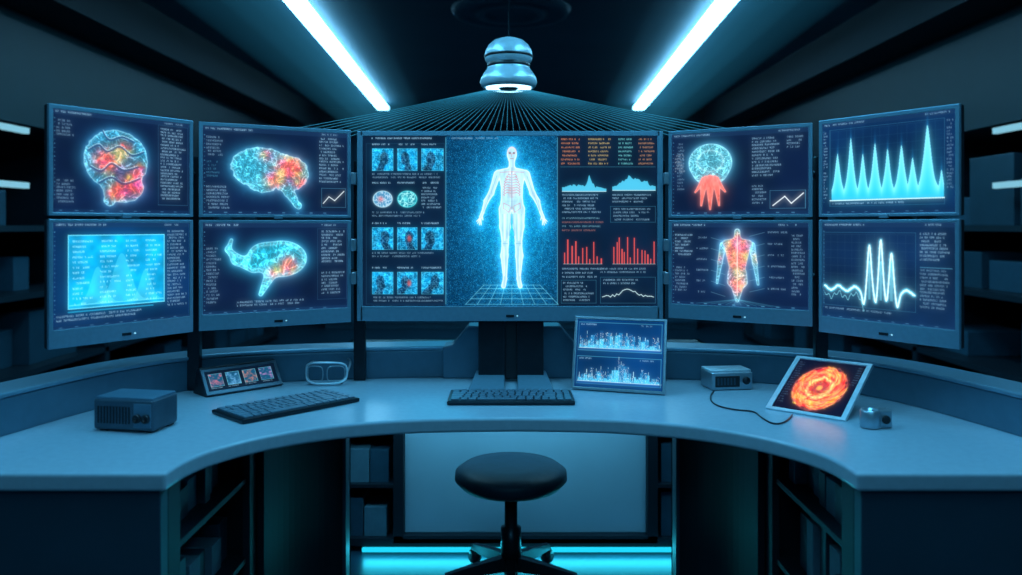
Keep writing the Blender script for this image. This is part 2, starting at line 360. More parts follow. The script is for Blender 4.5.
def cv_r2():
    c=Cv(674,226,808,312); hdr(c); X,Y=c.X,c.Y; cx=741
    d=seg(X,Y,cx,235,cx,243,2.8,3.4)
    for s in (-1,1):
        g=lambda ax,ay,bx,by,ra,rb:seg(X,Y,cx+s*ax,ay,cx+s*bx,by,ra,rb)
        d=smin(d,g(3,244,11,247,2,3.5),3); d=smin(d,g(6,252,3.5,272,6.5,4.5),3); d=smin(d,g(4,278,4.5,286,5.4,5.6),3)
    arms=99+X*0
    for s in (-1,1):
        g=lambda ax,ay,bx,by,ra,rb:seg(X,Y,cx+s*ax,ay,cx+s*bx,by,ra,rb)
        arms=np.minimum(arms,smin(g(14,249,17,267,3.3,2.5),g(17,267,20,288,2.4,1.2),1.5))
    leg=seg(X,Y,cx,287,cx,305,7.5,2.0); d=smin(d,leg,3)
    c.organ(arms,[(722,262,6,.8),(760,262,6,.8)],31,(70,170,210),.3,(230,95,90))
    c.organ(d,[(741,262,14,1.7),(741,246,9,1.1),(741,290,8,1.2)],29,(110,180,215),.3,(235,76,72))
    c.line([(cx,236),(cx,300)],1.0,(250,210,200),.8)
    for k in range(8):
        y=250+k*3.4
        for s in (-1,1): c.line([(cx+s*1.5,y),(cx+s*8,y+2.5)],.5,(250,180,165),.5)
    for k in range(12):
        y=236+k*5.6; s=-1 if k%2 else 1; c.line([(cx+s*12,y+4),(cx+s*26,y)],.4,(120,180,200),.6)
        c.text(700 if s<0 else 770,y-1,714 if s<0 else 790,y+2,a=.5,lh=5)
    c.text(678,238,698,262,a=.65); c.text(678,272,694,300,a=.5); c.text(792,238,806,300,a=.5)
    for k in range(12):
        t=k/11; c.line([(741,304),(700+82*t,310)],.3,(90,190,210),.5)
    c.bloom(.6,5); return c
def cv_r3():
    c=Cv(820,112,957,212,(7,32,64)); hdr(c); X,Y=c.X,c.Y
    c.frame(829,120,947,204,(60,130,160),.5); grid_lines(c,830,122,946,198,9,(40,100,130),.25)
    h=X*0
    for x0,a,w in ((838,44,4.0),(853,60,4.0),(866,42,3.5),(879,52,4),(892,44,3.6),(906,48,4),(917,34,3.5),(931,66,5.0),(944,20,2)):
        h=np.maximum(h,a*np.exp(-np.abs(X-x0)**1.5/w**1.5))
    h=h+5+3*fbm(X*.5,X*0,3); k=((Y>197-h)&(Y<197)&(X>831)&(X<946)).astype(float)
    g=np.clip((197-Y)/np.maximum(h,1),0,1); col=np.stack([30+110*g,180+60*g,216+35*g],-1); c.im=c.im*(1-k[...,None]*.9)+col*k[...,None]*.9
    c.add(np.exp(-np.clip(197-h-Y,0,99)/6)*((Y<197-h)&(X>831)&(X<946))*.35,(40,180,225))
    c.rect(829,197,947,198,(200,240,245),.9); c.text(832,200,945,205,a=.65,lh=5); c.text(822,122,828,196,a=.55); c.text(949,122,956,190,a=.45)
    c.bloom(.5,5); return c
def cv_r4():
    c=Cv(820,224,957,322,(9,30,58)); hdr(c); X,Y=c.X,c.Y
    grid_lines(c,822,236,918,308,8,(60,100,120),.22); c.frame(822,234,920,309,(60,130,160),.5)
    xs=np.linspace(823,919,160); pts=[]
    for x in xs:
        y=291+2.4*math.sin(x*.35)+random.uniform(-.5,.5)
        for x0,a in ((873,42),(885,52),(896,36)): y-=a*math.exp(-((x-x0)/2.6)**2)
        for x0 in (867,879.5,891,902): y+=12*math.exp(-((x-x0)/2.2)**2)
        pts.append((x,y))
    c.line(pts,4.5,(40,170,200),.3); c.line(pts,1.6,(205,245,250),1); 
    c.line([(x,y+7+2*math.sin(x)) for x,y in pts if x<868],.8,(120,200,215),.6)
    for x0 in (873,885,896): c.rect(x0-1.2,262,x0+1.2,300,(120,225,235),.5)
    c.text(924,234,954,262,a=.6); c.text(924,268,954,305,a=.5); c.rect(924,266,954,266.6,(80,150,180),.6); c.text(824,311,900,316,a=.55)
    c.bloom(.6,5); return c
def cv_city():
    c=Cv(582,326,666,390,(4,42,84),3.4); X,Y=c.X,c.Y
    for (ya,yb) in ((329,356),(361,387)):
        c.frame(584,ya,664,yb,(90,190,215),.5)
        for lay,(al,bc) in enumerate((((.45),(15,105,165)),((.7),(35,150,205)),((.85),(80,200,235)))):
            x=585.5
            while x<662:
                w=1.0+random.random()*3.2; hh=(yb-ya-5)*(.12+.62*random.random()**1.7)*(1.25-abs(x-624)/60)*(1.2-lay*.28)
                q=(x,yb-3-hh,min(x+w,663),yb-3); c.rect(*q,bc,al*(.45+.5*random.random()))
                if random.random()<.3: c.rect(x+w*.4,yb-3-hh-3,x+w*.4+.4,yb-3-hh,(190,240,250),.8)
                for k in range(int(hh*w*.5)): 
                    xx=x+random.random()*w; yy=yb-3-random.random()*hh; c.rect(xx,yy,xx+.35,yy+.35,(220,250,255) if random.random()<.8 else (240,200,140),.9)
                x+=w*(.7+.5*random.random())
        c.text(586,ya+1.5,606,ya+6,a=.7); c.text(644,ya+1.5,662,ya+6,a=.6); c.rect(585,yb-3,663,yb-2.4,(190,230,240),.8)
        q=c.sl(585,yb-2.4,663,yb-.5); c.im[q]*=1.5
    c.bloom(.4,4); return c
def cv_eye():
    c=Cv(0,0,100,72,(8,12,34),4.0); X,Y=c.X,c.Y; x=(X-51)/38; y=(Y-38)/31; r=np.hypot(x,y); th=np.arctan2(y,x)
    n=fbm((np.cos(th)*r*5+r*4),(np.sin(th)*r*5+r*3),3,4); n2=fbm(np.cos(th+r*3)*9*r+9,np.sin(th+r*3)*9*r+9,8,3)
    n3=fbm(np.cos(th)*6+40,np.sin(th)*6+r*14,5,3)
    rid=np.clip(1-np.abs(n2-.5)*8,0,1)
    t=np.clip(.55*n+.5*n3,0,1)
    col=np.stack([195+70*t,20+230*np.clip(t*1.9-.8+rid*.35,0,1),40+130*rid*t],-1)
    ins=np.clip((1-r)*12+(n-.5)*2.5,0,1); c.im=c.im*(1-ins[...,None])+col*ins[...,None]
    for rr,ww,cc,aa in ((.95,.04,(255,120,110),.5),(.68,.09,(255,195,115),.6),(.43,.07,(255,230,140),.9)):
        ring=(np.exp(-((r-rr+.2*(n-.5))/ww)**2)*aa*(.4+1.0*n3))[...,None]; ring=np.clip(ring,0,1); c.im=c.im*(1-ring)+np.array(cc,float)*ring
    dk=np.exp(-(r/.30)**4)[...,None]*.9; c.im=c.im*(1-dk)+np.array((150,35,60.))*dk*(.5+n2[...,None])
    ctr=np.exp(-(r/.12)**4)[...,None]; c.im=c.im*(1-ctr*.9)+np.array((255,190,90.))*ctr*.9
    c.text(3,4,14,66,a=.4); c.text(90,4,98,30,a=.4); c.frame(.5,.5,99.5,71.5,(40,60,90),.6)
    c.bloom(.3,4); return c
def cv_clock():
    c=Cv(0,0,80,30,(8,24,44),3.5)
    cols=((180,105,130),(100,165,215),(200,120,110),(170,125,180))
    for k in range(4):
        xa=4+k*19; q=c.sl(xa,4,xa+15,24); f=fbm(c.X[q]*.35,c.Y[q]*.35,k*3,3)[...,None]; f=np.clip((f-.38)*2.2,0,1)
        c.im[q]=np.array(cols[k],float)*f+np.array((20,80,115.))*(1-f); c.frame(xa,4,xa+15,24,(110,190,210),.6); c.text(xa,25,xa+15,29,a=.7,lh=5)
    return c
# ---------------- panels
def screen_mesh(c,x0,z0,x1,z1,y):
    nx,ny=c.nx+1,c.ny+1
    xs=np.linspace(x0,x1,nx); zs=np.linspace(z1,z0,ny); XX,ZZ=np.meshgrid(xs,zs)
    co=np.stack([XX,np.full_like(XX,y),ZZ],-1).reshape(-1,3).astype(np.float32)
    i=np.arange((ny-1)*(nx-1)); r=i//(nx-1); q=i%(nx-1); a=r*nx+q
    f=np.stack([a,a+nx,a+nx+1,a+1],-1).astype(np.int32).ravel(); n=len(i)
    me=bpy.data.meshes.new('screen'); me.vertices.add(len(co)); me.vertices.foreach_set('co',co.ravel())
    me.loops.add(n*4); me.loops.foreach_set('vertex_index',f); me.polygons.add(n)
    me.polygons.foreach_set('loop_start',np.arange(0,n*4,4,dtype=np.int32)); 
    try: me.polygons.foreach_set('loop_total',np.full(n,4,dtype=np.int32))
    except Exception: pass
    im=lin(np.clip(c.im,0,255)); im=np.pad(im,((0,1),(0,1),(0,0)),mode='edge')
    me.update(calc_edges=True)
    ca=me.color_attributes.new('Col','FLOAT_COLOR','POINT'); ca.data.foreach_set('color',np.concatenate([im,np.ones((*im.shape[:2],1))],-1).astype(np.float32).ravel())
    me.materials.append(M_scr); return link(bpy.data.objects.new('screen',me))
def basis(O,U,V):
    u=U.normalized(); v=V.normalized(); y=v.cross(u).normalized()
    return Matrix(((u.x,y.x,v.x,O.x),(u.y,y.y,v.y,O.y),(u.z,y.z,v.z,O.z),(0,0,0,1)))
def panel(name,O,U,V,dep,bez,c,rim,back,bev=.003,extra=None):
    w=U.length;h=V.length;l,r,t,b_=bez; Mx=basis(O,U,V)
    hs=boxes('housing',[(0.001,.004,.001,w-.001,dep,h-.001)],back,bev)
    rm=boxes('bezel',[(0,0,0,l,.010,h),(w-r,0,0,w,.010,h),(l*.6,0,h-t,w-r*.6,.010,h),(l*.6,0,0,w-r*.6,.010,b_)],rim,min(.0015,l*.3))
    s=screen_mesh(c,l*.9,b_*.97,w-r*.9,h-t*.9,.0034)
    ch=[hs,rm,s]+(extra(w,h) if extra else [])
    for o in ch: o.matrix_basis=Mx@o.matrix_basis
    return ch
zt=ZC+.285; zm1=ZC+.022; zm0=ZC+.014; zb=ZC-.292
def chin(w,h):
    o=boxes('power_button',[(w/2-.012,-.002,.012,w/2+.012,.001,.019)],M_darkg,.001)
    d=boxes('indicator',[(w/2+.02,-.0015,.014,w/2+.024,.001,.017)],E_dot,.0005)
    return [o,d]
def mount(w,h):
    return [boxes('mount_block',[(w/2-.05,.024,h/2-.05,w/2+.05,.05,h/2+.05)],M_dark,.004)]
def clip(w,h):
    return mount(w,h)+[boxes('clip',[(w/2-.012,-.002,-.004,w/2+.012,.004,.006)],M_bez,.001)]
def P2(a,z): return Vector((a[0],a[1],z))
def mon(L,R,z0,z1,bez,c,extra):
    O=P2(L,z0); U=P2(R,z0)-O; V=Vector((0,0,z1-z0))
    g=group('computer_monitor',panel('m',O,U,V,.026,bez,c,M_bez,M_back,extra=extra),tuple(O)); return g
OLa,OLb=(-1.080,1.858),(-.868,2.172)
ILa,ILb=(-.857,2.184),(-.482,2.395)
IRa,IRb=(.474,2.395),(.830,2.190)
ORa,ORb=(.842,2.176),(1.050,1.862)
CH=.044
ch2=lambda w,h:chin(w,h)+mount(w,h)
mon((-.465,2.4),(.459,2.4),ZC-.290,ZC+.284,(.017,.017,.015,.045),cv_center(),ch2)
UB=(.010,.010,.011,.008); LB=(.010,.010,.008,CH)
mon(OLa,OLb,zm1,zt,UB,cv_l1(),clip); mon(OLa,OLb,zb,zm0,LB,cv_l2(),ch2)
mon(ILa,ILb,zm1,zt,UB,cv_l3(),clip); mon(ILa,ILb,zb,zm0,LB,cv_l4(),ch2)
mon(IRa,IRb,zm1,zt-.003,UB,cv_r1(),clip); mon(IRa,IRb,zb+.012,zm0,LB,cv_r2(),ch2)
mon(ORa,ORb,zm1,zt,UB,cv_r3(),clip); mon(ORa,ORb,zb,zm0,LB,cv_r4(),ch2)
group('monitor_hinge_set',[boxes('hinge',[(x-.007,2.385,z-.018,x+.007,2.43,z+.018) for z in (ZC+.14,ZC-.06,ZC-.16)],M_metal,.003) for x in (-.4735,.4665)],(0,2.4,ZC))
# ---------------- desk
inner=[(.672,1.545),(.668,1.62),(.645,1.70),(.586,1.792),(.497,1.873),(.391,1.93),(.227,1.975),(0,1.99)]
outer=[(0,2.60),(.22,2.595),(.56,2.56),(.82,2.49),(1.0,2.36),(1.13,2.15),(1.21,1.9),(1.24,1.70),(1.25,1.545)]
I=[tuple(p) for p in smooth_pts([(x,y,0) for x,y in inner],6)]
Oo=[tuple(p) for p in smooth_pts([(x,y,0) for x,y in outer],6)]
outl=[(p[0],p[1]) for p in I][::-1]
outl=outl+[(1.25,1.545)]+[(p[0],p[1]) for p in Oo][::-1][1:]
left=[(-x,y) for x,y in outl[::-1]]
full=outl+left[1:-1] 
cl=[]
for p in full:
    if not cl or (abs(p[0]-cl[-1][0])+abs(p[1]-cl[-1][1]))>1e-4: cl.append(p)
top=prism('top',cl,ZD-.036,ZD,M_desk,.007)
lin_in=[(0,2.53),(.22,2.52),(.56,2.48),(.80,2.41),(.95,2.31),(1.06,2.15),(1.14,1.9),(1.18,1.70),(1.19,1.53)]
R=[Vector(p) for p in smooth_pts([(x,y,0) for x,y in lin_in],6)]
full_r=[Vector((-p.x,p.y,0)) for p in R[::-1]][:-1]+R
def ribbon(name,pts,off0,off1,z0,z1,mat,bev=.006):
    a=[];b_=[]
    for i,p in enumerate(pts):
        t=(pts[min(i+1,len(pts)-1)]-pts[max(i-1,0)]).normalized(); n=Vector((-t.y,t.x,0))
        a.append(p+n*off0); b_.append(p+n*off1)
    bm=bmesh.new(); rings=[]
    for p,q in zip(a,b_): rings.append([bm.verts.new((p.x,p.y,z0)),bm.verts.new((p.x,p.y,z1)),bm.verts.new((q.x,q.y,z1)),bm.verts.new((q.x,q.y,z0))])
    for r,s in zip(rings,rings[1:]):
        for k in range(4): bm.faces.new((r[k],r[(k+1)%4],s[(k+1)%4],s[k]))
    bm.faces.new(rings[0]); bm.faces.new(rings[-1][::-1]); bmesh.ops.recalc_face_normals(bm,faces=bm.faces)
    o=bmobj(name,bm,mat)
    m=o.modifiers.new('b','BEVEL'); m.width=bev; m.segments=3; m.limit_method='ANGLE'; m.angle_limit=math.radians(50)
    return o
led=ribbon('back_ledge',full_r,0,.10,ZD-.002,ZD+.088,M_ledge)
led2=ribbon('ledge_cap',full_r,-.006,.11,ZD+.088,ZD+.100,M_bez,.004)
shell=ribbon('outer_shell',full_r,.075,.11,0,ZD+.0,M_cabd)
bm=bmesh.new(); zt2=.915
pr=[(-.215,ZD+.0),(-.215,ZD+.10),(-.185,ZD+.105),(-.135,zt2),(.155,zt2),(.205,ZD+.105),(.235,ZD+.10),(.235,ZD+.0)]
f0=[bm.verts.new((x,2.50,z)) for x,z in pr]; f1=[bm.verts.new((x,2.60,z)) for x,z in pr]
bm.faces.new(f0); bm.faces.new(f1[::-1])
for i in range(8): bm.faces.new((f0[i],f1[i],f1[(i+1)%8],f0[(i+1)%8]))
bmesh.ops.recalc_face_normals(bm,faces=bm.faces)
blk=bmobj('cable_housing',bm,M_ledge); mm=blk.modifiers.new('b','BEVEL'); mm.width=.005; mm.segments=2
ped=[]
for s in (-1,1):
    q=lambda x0,y0,z0,x1,y1,z1:(min(s*x0,s*x1),y0,z0,max(s*x0,s*x1),y1,z1)
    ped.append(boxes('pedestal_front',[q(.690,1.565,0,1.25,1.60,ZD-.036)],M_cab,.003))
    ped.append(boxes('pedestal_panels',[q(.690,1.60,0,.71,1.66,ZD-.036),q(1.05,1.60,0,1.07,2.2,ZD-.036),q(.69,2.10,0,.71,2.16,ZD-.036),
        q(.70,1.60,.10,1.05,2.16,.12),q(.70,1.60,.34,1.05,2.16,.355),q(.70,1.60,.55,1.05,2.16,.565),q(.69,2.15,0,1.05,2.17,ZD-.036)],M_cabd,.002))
    its=[]
    for z0,hm in ((.12,.15),(.355,.15),(.565,.11)):
        y=1.68
        while y<2.05:
            w=.03+.05*random.random(); its.append(q(.73+.03*random.random(),y,z0,.95,y+w,z0+hm*(.5+.5*random.random()))); y+=w+.008
    ped.append(boxes('shelf_items',its[::2],M_box,.002)); ped.append(boxes('shelf_boxes',its[1::2],M_cab,.002))
    cp=[Vector(p) for p in smooth_pts([(s*.69,2.16,0),(s*.66,2.30,0),(s*.60,2.42,0),(s*.535,2.50,0)],5)]
    ped.append(ribbon('curved_panel',cp if s>0 else cp[::-1],0,.02,0,ZD-.036,M_cabd,.002))
    ped.append(boxes('opening_post',[q(.515,2.48,0,.545,2.54,ZD-.036)],M_cab,.003))
group('curved_desk',[top,led,led2,shell,blk]+ped,(0,2.2,0))
me=shell.data; bm=bmesh.new(); bm.from_mesh(me)
dl=[v for v in bm.verts if abs(v.co.x)<.50]; bmesh.ops.delete(bm,geom=dl,context='VERTS'); bm.to_mesh(me); bm.free()
TP=.76
pc=[boxes('frosted_door',[(-.405,3.03,.06,.515,3.05,TP-.02)],M_panel,.004),
    boxes('frame',[(-.445,3.0,.04,-.405,3.06,TP),(.515,3.0,.04,.555,3.06,TP),(-.445,3.0,.03,.555,3.06,.06),(-.66,3.0,0,-.64,3.3,TP),(.76,3.0,0,.78,3.3,TP),(-.66,3.28,0,.78,3.3,TP),
      (-.66,3.0,.02,.78,3.3,.05),(-.64,3.0,.24,-.44,3.28,.255),(-.64,3.0,.45,-.44,3.28,.465),(.55,3.0,.24,.76,3.28,.255),(.55,3.0,.45,.76,3.28,.465),(-.66,3.0,TP-.015,.78,3.3,TP)],M_cabd,.002)]
its=[];its2=[]
for x0,x1 in ((-.63,-.46),(.57,.75)):
    for z0 in (.05,.255,.465):
        x=x0
        while x<x1-.03:
            w=.04+.07*random.random(); w=min(w,x1-x); (its if random.random()<.5 else its2).append((x,3.02,z0,x+w-.004,3.16,z0+.08+.10*random.random())); x+=w
pc+= [boxes('storage_boxes',its,M_box,.002),boxes('storage_binders',its2,M_box2,.002),boxes('led_plinth',[(-.56,2.985,.004,.66,3.0,.018)],E_cyan,.001)]
group('storage_cabinet',pc,(0,3.1,0))
# ---------------- monitor supports
st=[boxes('column',[(-.100,2.432,ZD+.02,-.018,2.47,.99),(.018,2.432,ZD+.02,.100,2.47,.99)],M_darkg,.004),
    boxes('spine',[(-.02,2.445,ZD+.012,.02,2.48,1.0)],M_dark,.003),boxes('neck_bracket',[(-.12,2.425,.95,.12,2.47,1.15)],M_dark,.004)]
bm=bmesh.new()
for s in (-1,1):
    v=[(s*.125,2.30),(s*.02,2.30),(s*.02,2.48),(s*.11,2.48)]
    a=[bm.verts.new((x,y,ZD+.001)) for x,y in v]; zz=(.008,.008,.03,.03); b2=[bm.verts.new((x*.98,y,ZD+z)) for (x,y),z in zip(v,zz)]
    bm.faces.new(a); bm.faces.new(b2)
    for i in range(4): bm.faces.new((a[i],a[(i+1)%4],b2[(i+1)%4],b2[i]))
bmesh.ops.recalc_face_normals(bm,faces=bm.faces); ft=bmobj('feet',bm,M_bez); mm=ft.modifiers.new('b','BEVEL'); mm.width=.002
st+=[ft]; group('monitor_stand',st,(0,2.45,ZD))
sup=[]
LP=(-.925,2.325); RP=(.905,2.325)
for x,y in (LP,(-.47,2.475),(.46,2.475),RP):
    sup.append(boxes('post',[(x-.018,y-.012,ZD+.001,x+.018,y+.012,ZC+.2)],M_darkg,.003))
def bar(a,b,z):
    a=Vector((*a,z));b=Vector((*b,z)); return crv('rail',[[a,b]],.014,M_darkg,poly=True)
for z in (ZC+.15,ZC-.15):
    sup+= [bar((-1.09,2.06),LP,z),bar(LP,(-.47,2.475),z),bar((.46,2.475),RP,z),bar(RP,(1.06,2.06),z),bar((-.47,2.475),(.46,2.475),z)]
group('monitor_mounting_rail',sup,(0,2.5,ZD))
# ---------------- keyboards
def keyboard(O,U,Dv):
    w=U.length; d=Dv.length; M=basis(O,U,Vector((0,0,1)))
    base=boxes('base',[(0,0,0.001,w,d,.012)],M_darkg,.004)
    ks=[]; rows=6; mx=.008; kh=(d-.016)/rows
    for r in range(rows):
        n=[11,14,15,15,15,16][r]; y=mx+r*kh; ws=[1.0]*n
        if r==0: ws=[1.3,1,1.2,5.2,1.2,1,1,1,1,1,1][:n]
        elif r in (1,2,3): ws[0]=1.4+.2*r; ws[-3]=1.8
        k=(w-2*mx)/sum(ws); x=mx
        for q in ws: ks.append((x+.0018,y+.0018,.010,x+q*k-.0018,y+kh-.0018,.0165)); x+=q*k
    keys=boxes('keys',ks,M_key,.0012,1)
    for o in (base,keys): o.matrix_basis=M
    group('keyboard',[base,keys],tuple(O))
keyboard(Vector((-.172,2.125,ZD)),Vector((.344,0,0)),Vector((0,.15,0)))
a=D(243,425);b_=D(360,402); keyboard(a,b_-a,Vector((-.12,.11,0)))
# ---------------- tablets
def tablet(BL,BR,k,h,bez,c,rim):
    U=BR-BL; n=Vector((-U.y,U.x,0)).normalized(); V=n*k+Vector((0,0,h)); O=BL+Vector((0,0,.004))
    ch=panel('t',O,U,V,.010,bez,c,rim,M_darkg,.003)
    mid=O+U*.5+V*.6+n*.01; ft=Vector((mid.x+n.x*.06,mid.y+n.y*.06,ZD+.001)); u=U.normalized()*.05
    bm=bmesh.new(); vs=[]
    for off in (Vector((0,0,0)),n*.004):
        vs.append([bm.verts.new(p+off) for p in (mid-u,mid+u,ft+u,ft-u)])
    bm.faces.new(vs[0]);bm.faces.new(vs[1][::-1])
    for i in range(4): bm.faces.new((vs[0][i],vs[0][(i+1)%4],vs[1][(i+1)%4],vs[1][i]))
    bmesh.ops.recalc_face_normals(bm,faces=bm.faces)
    ch.append(bmobj('kickstand',bm,M_darkg)); group('tablet_computer',ch,tuple(BL))
tablet(D(571,390),D(665,396),.055,.207,(.008,.008,.008,.008),cv_city(),M_metal)
tablet(D(765,409),D(845,422),.206,.112,(.013,.013,.010,.010),cv_eye(),M_white)
# ---------------- small desk items
def rotbox(name,O,ang,lst,mat,bev):
    o=boxes(name,lst,mat,bev,3); o.matrix_basis=Matrix.Translation(O)@Matrix.Rotation(ang,4,'Z'); return o
O=D(93,431); an=math.radians(-10)
p=[rotbox('body',O,an,[(0,0,.004,.155,.10,.076)],M_case,.008),rotbox('lid',O,an,[(.004,.004,.073,.151,.096,.081)],M_ledge,.003),
   rotbox('feet',O,an,[(.01,.01,0,.03,.03,.006),(.13,.01,0,.15,.03,.006),(.01,.07,0,.03,.09,.006),(.13,.07,0,.15,.09,.006)],M_dark,.001),
   rotbox('front_plate',O,an,[(.106,-.002,.012,.150,.003,.068)],M_ledge,.002),
   rotbox('vents',O,an,[(.012+i*.008,-.0015,.02,.016+i*.008,.001,.06) for i in range(11)],M_darkg,.0005)]
for kx in (.117,.139):
    kn=lathe('lens_ring',[(0,0),(.010,0),(.010,.008),(.007,.009),(.006,.005),(0,.005)],M_dark,24)
    kn.matrix_basis=Matrix.Translation(O)@Matrix.Rotation(an,4,'Z')@Matrix.Translation((kx,-.001,.034))@Matrix.Rotation(math.radians(90),4,'X'); p.append(kn)
group('power_supply_box',p,tuple(O))
BL=D(207,398);BR=D(283,386);U=BR-BL;n=Vector((-U.y,U.x,0)).normalized();V=n*.045+Vector((0,0,.066))
ch=panel('w',BL+Vector((0,0,.006)),U,V,.008,(.010,.010,.009,.012),cv_clock(),M_case,M_dark,.002)
bm=bmesh.new(); w=U.length
pr=[(0,.001),(0,.008),(.045,.074),(.060,.074),(.085,.001)]
e=[]
for s in (0.0,w): e.append([bm.verts.new(BL+U.normalized()*s+n*(y+.006)+Vector((0,0,z))) for y,z in pr])
bm.faces.new(e[0]);bm.faces.new(e[1][::-1])
for i in range(5): bm.faces.new((e[0][i],e[0][(i+1)%5],e[1][(i+1)%5],e[1][i]))
bmesh.ops.recalc_face_normals(bm,faces=bm.faces); ch.append(bmobj('wedge_body',bm,M_darkg)); group('desktop_display_panel',ch,tuple(BL))
O=D(325,386); gl=[]
def loop(cx,cz,rx,rz,y,n=20,e=.55):
    return [Vector((O.x+cx+rx*math.copysign(abs(math.cos(t))**e,math.cos(t)),O.y+y+.10*((cx+rx*math.cos(t))/.066)**2*.25,O.z+cz+rz*math.copysign(abs(math.sin(t))**e,math.sin(t)))) for t in [i*2*math.pi/n for i in range(n)]]
gl.append(crv('front_frame',[loop(0,.038,.062,.032,0)],.0034,M_white,True))
gl.append(crv('lens_rims',[loop(-.031,.036,.025,.023,-.001),loop(.031,.036,.025,.023,-.001)],.0018,M_metal,True))
gl.append(crv('headband',[[O+Vector((-.062,.025,.04)),O+Vector((-.066,.06,.055)),O+Vector((-.05,.11,.065)),O+Vector((0,.135,.07)),O+Vector((.05,.11,.065)),O+Vector((.066,.06,.055)),O+Vector((.062,.025,.04))]],.0036,M_metal))
gl.append(crv('rest_feet',[[O+Vector((s*.05,.015,.012)),O+Vector((s*.05,.01,.004)),O+Vector((s*.035,.03,.004))] for s in (-1,1)],.0035,M_darkg))
group('goggle_headset',gl,tuple(O))
O=D(712,391); an=math.radians(8)
p=[rotbox('body',O,an,[(0,0,.001,.125,.09,.052)],M_metal,.005),rotbox('front_port',O,an,[(.010,-.002,.010,.085,.002,.042)],M_dark,.002),rotbox('port_slots',O,an,[(.016+i*.010,-.0035,.016,.021+i*.010,0,.036) for i in range(6)],M_cab,.0005),
   rotbox('top_cap',O,an,[(.0,.01,.050,.125,.085,.058)],M_white,.003)]
kn=lathe('knob',[(0,0),(.011,0),(.011,.006),(.0,.006)],M_darkg,24); kn.matrix_basis=Matrix.Translation(O)@Matrix.Rotation(an,4,'Z')@Matrix.Translation((.104,0,.028))@Matrix.Rotation(math.radians(90),4,'X'); p.append(kn)
group('signal_converter_box',p,tuple(O))
crv('usb_cable',[[D(x,y,ZD+.003) for x,y in ((714,391),(709,396),(714,405),(735,410),(755,411),(762,418),(775,425),(788,421),(792,415))]],.0022,M_darkg)
O=D(871,431)
p=[lathe('barrel',[(0,.001),(.021,.001),(.023,.004),(.023,.040),(.020,.044),(.015,.044),(.014,.036),(0,.036)],M_metal,32,(O.x+.012,O.y+.03,O.z)),
   rotbox('block',O+Vector((.022,.02,0)),math.radians(5),[(0,0,.001,.040,.04,.042)],M_metal,.004),
   lathe('socket',[(0,0),(.010,0),(.010,.004),(.006,.004),(0,.001)],M_dark,20)]
p[2].matrix_basis=Matrix.Translation(O+Vector((.044,.019,.022)))@Matrix.Rotation(math.radians(90),4,'X')
group('sensor_module',p,tuple(O))
# ---------------- stool
SY=2.72; SX=0.0
seat=lathe('seat',[(0,.335),(.10,.335),(.17,.345),(.192,.368),(.190,.392),(.165,.410),(.10,.416),(0,.412)],M_seat,48,(SX,SY,0))
pan=lathe('seat_plate',[(0,.31),(.07,.31),(.09,.336),(0,.336)],M_darkg,32,(SX,SY,0))
stem=lathe('gas_lift',[(0,.08),(.035,.08),(.035,.20),(.022,.205),(.022,.31),(0,.31)],M_darkg,24,(SX,SY,0))
ch=[seat,pan,stem]
for i in range(5):
    t=math.radians(90+72*i+36); c_=Vector((math.cos(t),math.sin(t),0))
    bm=bmesh.new(); pd=Vector((-c_.y,c_.x,0)); r=[]
    for dd,w,z0,z1 in ((.02,.026,.06,.105),(.12,.021,.058,.09),(.23,.015,.052,.07)):
        q=Vector((SX,SY,0))+c_*dd; r.append([bm.verts.new(q+pd*w+Vector((0,0,z0))),bm.verts.new(q+pd*w*.6+Vector((0,0,z1))),bm.verts.new(q-pd*w*.6+Vector((0,0,z1))),bm.verts.new(q-pd*w+Vector((0,0,z0)))])
    for a,b2 in zip(r,r[1:]):
        for k in range(4): bm.faces.new((a[k],a[(k+1)%4],b2[(k+1)%4],b2[k]))
    bm.faces.new(r[0]);bm.faces.new(r[-1][::-1]); bmesh.ops.recalc_face_normals(bm,faces=bm.faces); ch.append(bmobj('base_arm',bm,M_darkg))
    cs=lathe('caster',[(0,-.016),(.022,-.016),(.026,-.008),(.026,.008),(.022,.016),(0,.016)],M_dark,20)
    cs.matrix_basis=Matrix.Translation(Vector((SX,SY,.027))+c_*.225)@Matrix.Rotation(t,4,'Z')@Matrix.Rotation(math.radians(90),4,'X'); ch.append(cs)
group('swivel_stool',ch,(SX,SY,0))
# ---------------- projector
PX,PY=-.008,2.62; k=PY/F; z=lambda py: ZC-(py-HZ)*k
pf=[(0,z(38)),(8*k,z(38.5)),(15*k,z(41)),(20*k,z(45.5)),(23*k,z(51)),(24*k,z(56)),(23.5*k,z(60)),(22*k,z(62.5)),(20.5*k,z(64)),(20.5*k,z(67)),(22*k,z(70)),(25*k,z(74)),(27.5*k,z(78.5)),(28.5*k,z(82)),(27.5*k,z(86)),(25*k,z(88.5)),(23*k,z(87)),(0,z(87))]
pj=[lathe('housing',pf,M_white,64,(PX,PY,0)),
    lathe('seam_ring',[(23.6*k,z(55.5)),(24.4*k,z(56)),(24.3*k,z(57.5)),(23.6*k,z(58.5))],M_dark,64,(PX,PY,0)),
    lathe('seam_ring_lower',[(20.6*k,z(63.6)),(21.3*k,z(64)),(21.3*k,z(67.4)),(20.8*k,z(68))],M_dark,64,(PX,PY,0)),
    lathe('light_ring',[(12*k,z(87.3)),(12*k,z(88.8)),(22.5*k,z(88.8)),(22.5*k,z(87.3))],E_ring,64,(PX,PY,0)),
    lathe('lens',[(0,z(90.5)),(8*k,z(90)),(11*k,z(87))],M_darkg,32,(PX,PY,0)),
    lathe('drop_rod',[(0,z(38.5)),(.002,z(38.5)),(.002,2.6),(0,2.6)],M_dark,12,(PX,PY,0))]
rays=[];n=48
